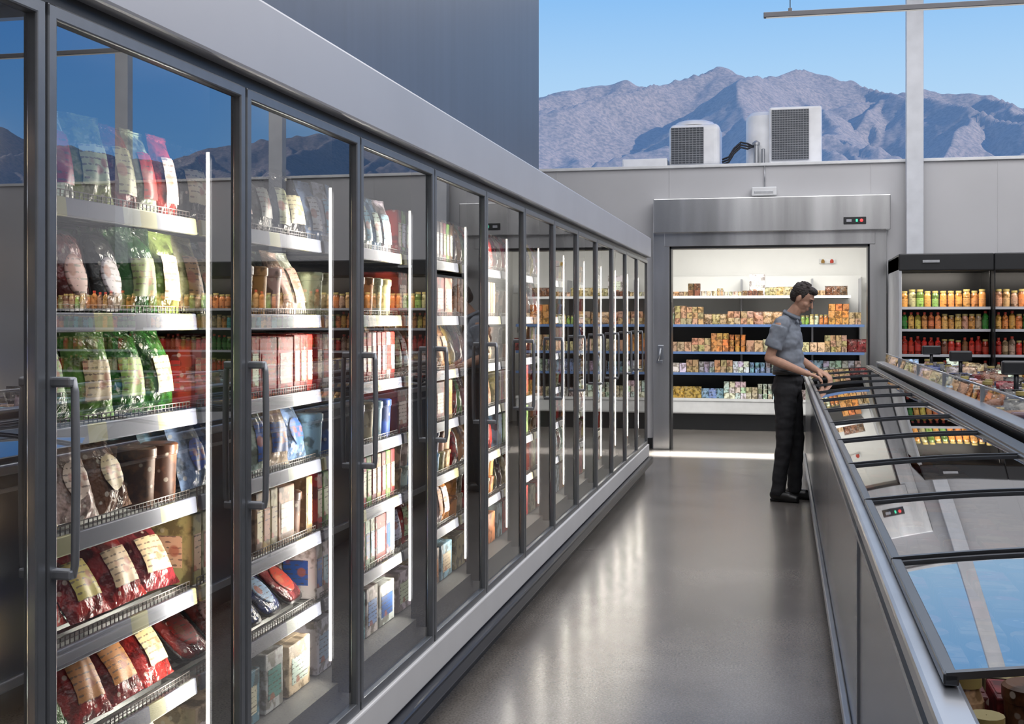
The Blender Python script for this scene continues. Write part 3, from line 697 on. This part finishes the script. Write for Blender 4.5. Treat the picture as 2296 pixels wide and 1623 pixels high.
MT,nt,b=newmat('mountain_rock_haze'); N=nt.nodes; L=nt.links
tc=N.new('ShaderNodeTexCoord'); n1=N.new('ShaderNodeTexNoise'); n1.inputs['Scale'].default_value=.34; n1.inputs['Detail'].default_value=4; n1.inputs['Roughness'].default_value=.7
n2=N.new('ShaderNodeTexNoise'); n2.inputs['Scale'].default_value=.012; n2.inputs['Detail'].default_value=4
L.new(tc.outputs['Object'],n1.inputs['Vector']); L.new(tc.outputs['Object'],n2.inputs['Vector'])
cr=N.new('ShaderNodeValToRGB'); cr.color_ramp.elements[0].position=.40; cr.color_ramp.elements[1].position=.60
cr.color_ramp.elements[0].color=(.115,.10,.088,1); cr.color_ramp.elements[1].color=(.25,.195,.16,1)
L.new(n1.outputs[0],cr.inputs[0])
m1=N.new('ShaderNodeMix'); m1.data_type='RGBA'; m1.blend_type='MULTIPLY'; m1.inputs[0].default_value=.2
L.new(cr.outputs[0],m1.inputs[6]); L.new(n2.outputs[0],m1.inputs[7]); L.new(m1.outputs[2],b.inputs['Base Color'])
b.inputs['Roughness'].default_value=.95; b.inputs['Emission Color'].default_value=(.16,.30,.60,1); b.inputs['Emission Strength'].default_value=.46  # blue emission paints the distance haze into the rock colour
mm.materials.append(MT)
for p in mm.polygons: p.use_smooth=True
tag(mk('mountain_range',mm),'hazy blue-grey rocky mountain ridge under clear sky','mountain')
# ------------------------------------------------------------ person
psi=math.radians(14); BX,BY=.035,10.22
def W(f,s,z): return Vector((BX+f*math.cos(psi)-s*math.sin(psi),BY-f*math.sin(psi)-s*math.cos(psi),z))
Rz=Euler((0,0,-psi)).to_matrix()
def bake(mb,name,m,vox,parent=None,sm=3,wr=0):
    me=mb.mesh(name,[m],False); o=bpy.data.objects.new('tmp',me); C.objects.link(o)
    r=o.modifiers.new('r','REMESH'); r.mode='VOXEL'; r.voxel_size=vox; r.use_smooth_shade=True
    if sm:
        s_=o.modifiers.new('s','SMOOTH'); s_.factor=.5; s_.iterations=sm
    dg=bpy.context.evaluated_depsgraph_get(); dg.update()
    nm=bpy.data.meshes.new_from_object(o.evaluated_get(dg)); bpy.data.objects.remove(o)
    if wr:  # cloth folds
        for v in nm.vertices:
            c=v.co; f=noise.noise(Vector((c.x*9+c.z*4,c.y*9,c.z*17)))+.5*noise.noise(Vector((c.x*22,c.y*22,c.z*30+3)))
            v.co=c+v.normal*f*wr
    nm.materials.clear(); nm.materials.append(m)
    for p in nm.polygons: p.use_smooth=True
    return mk(name,nm,parent)
PB=MB()
def E(mb,f,s,z,r,pitch=0): mb.ell(W(f,s,z),r,Rz@Euler((0,pitch,0)).to_matrix(),n=20)
E(PB,.015,0,.97,(.092,.145,.12)); E(PB,.015,0,1.12,(.088,.125,.14)); E(PB,.0,0,1.32,(.097,.150,.17)); 
for sg in (1,-1):
    off=-.045 if sg>0 else .045
    PB.cap(W(.02,.085*sg,.93),.078,W(.03+off*.5,.095*sg,.50),.050); PB.cap(W(.03+off*.5,.095*sg,.50),.048,W(-.01+off,.10*sg,.09),.036)
    PB.cap(W(-.01+off,.10*sg,.06),.035,W(.11+off,.115*sg,.035),.025)
    PB.cap(W(.0,.06*sg,1.47),.053,W(.005,.158*sg,1.45),.050)
PB.cap(W(.0,0,1.47),.060,W(.085,0,1.585),.052)
hc=W(.134,0,1.675); pit=math.radians(33)
RH=Rz@Euler((0,pit,0)).to_matrix()
def Hd(f,s,z): return hc+RH@Vector((f,-s,z))
PB.ell(Hd(-.012,0,.025),(.093,.074,.088),RH,n=22); PB.ell(Hd(.022,0,-.03),(.066,.058,.078),RH,n=20); PB.ell(Hd(.052,0,-.085),(.030,.032,.026),RH)
PB.cap(Hd(.080,0,.012),.008,Hd(.108,0,-.030),.012); PB.ell(Hd(.082,0,-.058),(.012,.024,.008),RH); PB.ell(Hd(.080,0,-.070),(.011,.02,.007),RH)
PB.ell(Hd(.070,0,.028),(.018,.05,.012),RH)
for sg in (1,-1):
    PB.ell(Hd(-.008,.074*sg,-.015),(.018,.012,.032),RH)
    PB.ell(Hd(.055,.04*sg,-.03),(.022,.02,.022),RH)
armR=[(-.005,.19,1.44),(-.085,.235,1.18),(.19,.20,1.068)]; armL=[(0,-.185,1.44),(.03,-.225,1.17),(.225,-.13,1.070)]
for A_2,sg in ((armR,1),(armL,-1)):
    p=[W(*q) for q in A_2]
    PB.cap(p[0],.050,p[1],.039); PB.cap(p[1],.039,p[1].lerp(p[2],.35),.040); PB.cap(p[1].lerp(p[2],.35),.040,p[2],.026)
    d=(p[2]-p[1]).normalized(); d=Vector((d.x,d.y,d.z*.7)).normalized()
    side=Vector((0,0,1)).cross(d).normalized(); dn=side.cross(d); dn=-dn if dn.z>0 else dn
    PB.cap(p[2],.024,p[2]+d*.03,.026)
    for q in (-.024,-.008,.008,.024): PB.cap(p[2]+d*.02+side*q*.8,.014,p[2]+d*.085+side*q,.0125)
    for fi,(q,ln) in enumerate(((-.027,.034),(-.009,.040),(.009,.038),(.027,.028))):
        a0=p[2]+d*.088+side*q; a1=a0+d*ln+dn*.006; a2=a1+d*ln*.55+dn*ln*.35; a3=a2+dn*ln*.35+d*.008
        PB.cap(a0,.0095,a1,.009,n=10); PB.cap(a1,.009,a2,.0082,n=10); PB.cap(a2,.0082,a3,.0075,n=10)
    sd=side*(1 if sg>0 else -1)
    t0=p[2]+d*.03+sd*.022; t1=t0+d*.032+sd*.026+dn*.008; t2=t1+d*.03+dn*.010
    PB.cap(t0,.013,t1,.011,n=10); PB.cap(t1,.011,t2,.009,n=10)
person=bake(PB,'person',SKIN,.005,None,2)
tag(person,'person in grey short-sleeved work shirt and black trousers leaning over freezer','person')
SHB=MB()
E(SHB,.018,0,1.10,(.126,.170,.09)); E(SHB,.015,0,1.18,(.124,.170,.14)); E(SHB,.0,0,1.31,(.130,.188,.165),.08); E(SHB,-.008,0,1.40,(.116,.190,.10)); 
for A_2,sg in ((armR,1),(armL,-1)):
    SHB.cap(W(-.0,.05*sg,1.47),.064,W(.0,.166*sg,1.445),.070)
    p=[W(*q) for q in A_2]; m_=p[0].lerp(p[1],.68)
    SHB.tube([p[0],p[0].lerp(p[1],.35),m_],[.070,.069,.074],16)
SHB.tube([W(.01,0,1.47),W(.035,0,1.535)],[.074,.064],18)
SHB.cap(W(.085,.03,1.51),.018,W(.105,.045,1.465),.012); SHB.cap(W(.085,-.03,1.51),.018,W(.105,-.045,1.465),.012)
shirt=bake(SHB,'shirt',SHIRT,.007,person,2,wr=.010)
cb_=MB(); n=24; rings=[]
for j in range(n+1):
    a=2*PI*j/n; c_,s_=math.cos(a),math.sin(a)
    rings.append([W(.040+.060*c_,.060*s_,1.520-.022*c_),W(.046+.063*c_,.063*s_,1.552-.028*c_),W(.040+.074*c_,.074*s_,1.522-.038*c_)])
cb_.ring(rings,cap=False).obj('collar',SHIRT,shirt)
TB=MB(); E(TB,.015,0,.99,(.120,.166,.085)); E(TB,.0,0,.93,(.120,.168,.11))
for sg in (1,-1):
    off=-.045 if sg>0 else .045
    TB.cap(W(.01,.085*sg,.92),.098,W(.03+off*.5,.095*sg,.50),.070); TB.tube([W(.03+off*.5,.095*sg,.50),W(.01+off*.8,.10*sg,.25),W(-.005+off,.10*sg,.055)],[.069,.061,.058],18)
bake(TB,'trousers',TROU,.008,person,2,wr=.007)
bl=MB(); n=32; rings=[]
for j in range(n+1):
    a=2*PI*j/n; c_,s_=math.cos(a),math.sin(a)
    rings.append([W(.017+.121*c_,.166*s_,1.040),W(.017+.129*c_,.175*s_,1.045),W(.017+.129*c_,.175*s_,1.073),W(.017+.121*c_,.166*s_,1.078)])
bl.ring(rings,cap=False).obj('belt',SHOE,person)
for sg in (1,-1):
    off=-.045 if sg>0 else .035
    s_=MB(); s_.cap(W(-.03+off,.10*sg,.055),.042,W(.09+off,.112*sg,.045),.040); s_.cap(W(.09+off,.112*sg,.04),.040,W(.15+off,.118*sg,.032),.030)
    sh_=bake(s_,'shoe',SHOE,.007,person,2)
    MB().tube([W(-.065+off,.098*sg,.012),W(.0+off,.10*sg,.012),W(.09+off,.112*sg,.012),W(.175+off,.12*sg,.012)],[.012,.012,.012,.012],12).obj('sole',BLACK,sh_)
hr=MB(); hr.ell(Hd(-.024,0,.036),(.092,.079,.084),RH,n=22); hr.ell(Hd(-.055,0,-.0),(.056,.069,.07),RH,n=18); hr.ell(Hd(.035,0,.086),(.053,.058,.032),RH,n=16)
for q in range(26):  # short tufts break the outline of the hair
    a=rnd.uniform(0,2*PI); e_=rnd.uniform(.25,1.4)
    c=Hd(-.02+.085*math.cos(a)*math.cos(e_),.076*math.sin(a)*math.cos(e_),.040+.082*math.sin(e_)); hr.ell(c,(.015,.012,.010),RH,n=8)
for sg in (1,-1): hr.ell(Hd(.005,.069*sg,.020),(.017,.009,.026),RH)
bake(hr,'hair',HAIR,.004,person,1)
for sg in (1,-1):
    MB().ell(Hd(.083,.030*sg,.006),(.008,.013,.006),RH,n=12).obj('eye',EYEM,person)
    MB().cap(Hd(.088,.014*sg,.024),.004,Hd(.078,.046*sg,.026),.003).obj('eyebrow',HAIR,person)
MB().ell(Hd(.090,0,-.064),(.006,.022,.004),RH,n=12).obj('mouth',LIPS,person)
# ------------------------------------------------------------ light
w=bpy.data.worlds.new('sky'); S.world=w; w.use_nodes=True; N=w.node_tree.nodes; L=w.node_tree.links
tc=N.new('ShaderNodeTexCoord'); sp=N.new('ShaderNodeSeparateXYZ'); cr=N.new('ShaderNodeValToRGB')
L.new(tc.outputs['Generated'],sp.inputs[0]); L.new(sp.outputs[2],cr.inputs[0])
e=cr.color_ramp.elements; e[0].position=0; e[0].color=(.60,.77,.94,1); e[1].position=1; e[1].color=(.05,.14,.42,1)
for p,c in ((.14,(.52,.74,.95)),(.20,(.40,.65,.94)),(.27,(.24,.52,.92)),(.45,(.12,.34,.80))):
    q=e.new(p); q.color=c+(1,)
# the sky deepens to a stronger blue toward the open side
mr=N.new('ShaderNodeMapRange'); mr.inputs[1].default_value=.22; mr.inputs[2].default_value=.45; L.new(sp.outputs[0],mr.inputs[0])
mxs=N.new('ShaderNodeMix'); mxs.data_type='RGBA'; mxs.blend_type='MULTIPLY'; mxs.inputs[7].default_value=(.42,.78,1.25,1)
L.new(mr.outputs[0],mxs.inputs[0]); L.new(cr.outputs[0],mxs.inputs[6]); L.new(mxs.outputs[2],N['Background'].inputs[0])
N['Background'].inputs[1].default_value=1.0
def sun(dirv,en,col):
    l=bpy.data.lights.new('sun','SUN'); l.energy=en; l.color=col; l.angle=.009
    o=bpy.data.objects.new('sun',l); o.rotation_euler=Vector(dirv).to_track_quat('-Z','Y').to_euler(); C.objects.link(o)
sun((-.88,.20,-.42),5.0,(1,.91,.80))
def area(n,loc,sx,sy,en,col=(1,1,1),rot=(0,0,0),spread=None):
    l=bpy.data.lights.new(n,'AREA'); l.shape='RECTANGLE'; l.size=sx; l.size_y=sy; l.energy=en; l.color=col
    if spread: l.spread=spread
    o=bpy.data.objects.new(n,l); o.location=loc; o.rotation_euler=rot; C.objects.link(o)
    return o
area('ceiling_fill',(2.5,7.5,5.5),9,11,770,(.99,.98,1))  # added wide area light without fixture, general fill for the room
area('ceiling_fill',(2.5,0,5.5),9,7,330,(.99,.98,1))  # second added fill, over the camera end
area('coldroom_light',(-.2,15.4,2.85),2.2,1.2,92,(1,.975,.93))
area('added_sun_strip',(-.1,13.46,5.4),2.7,.42,80,(1,.97,.92),spread=math.radians(5))  # added area light without fixture, stands in for the sunlit floor strip
for k in range(-1,NB+1):
    area('freezer_led_light',(-1.350,P0+k*PW-.030,1.17),.02,1.44,9.5 if k<4 else 6,(1,.94,.83),rot=(PI/2,0,PI/2+.5))
# ------------------------------------------------------------ camera
cam=bpy.data.cameras.new('camera'); co=bpy.data.objects.new('camera',cam); C.objects.link(co)
co.location=(0,0,1.5); co.rotation_euler=(PI/2,0,math.radians(12.65)); cam.sensor_width=36; cam.sensor_fit='HORIZONTAL'
cam.lens=2700/2296*36; cam.shift_y=-96.5/2296; cam.clip_start=.05; cam.clip_end=4000
S.camera=co
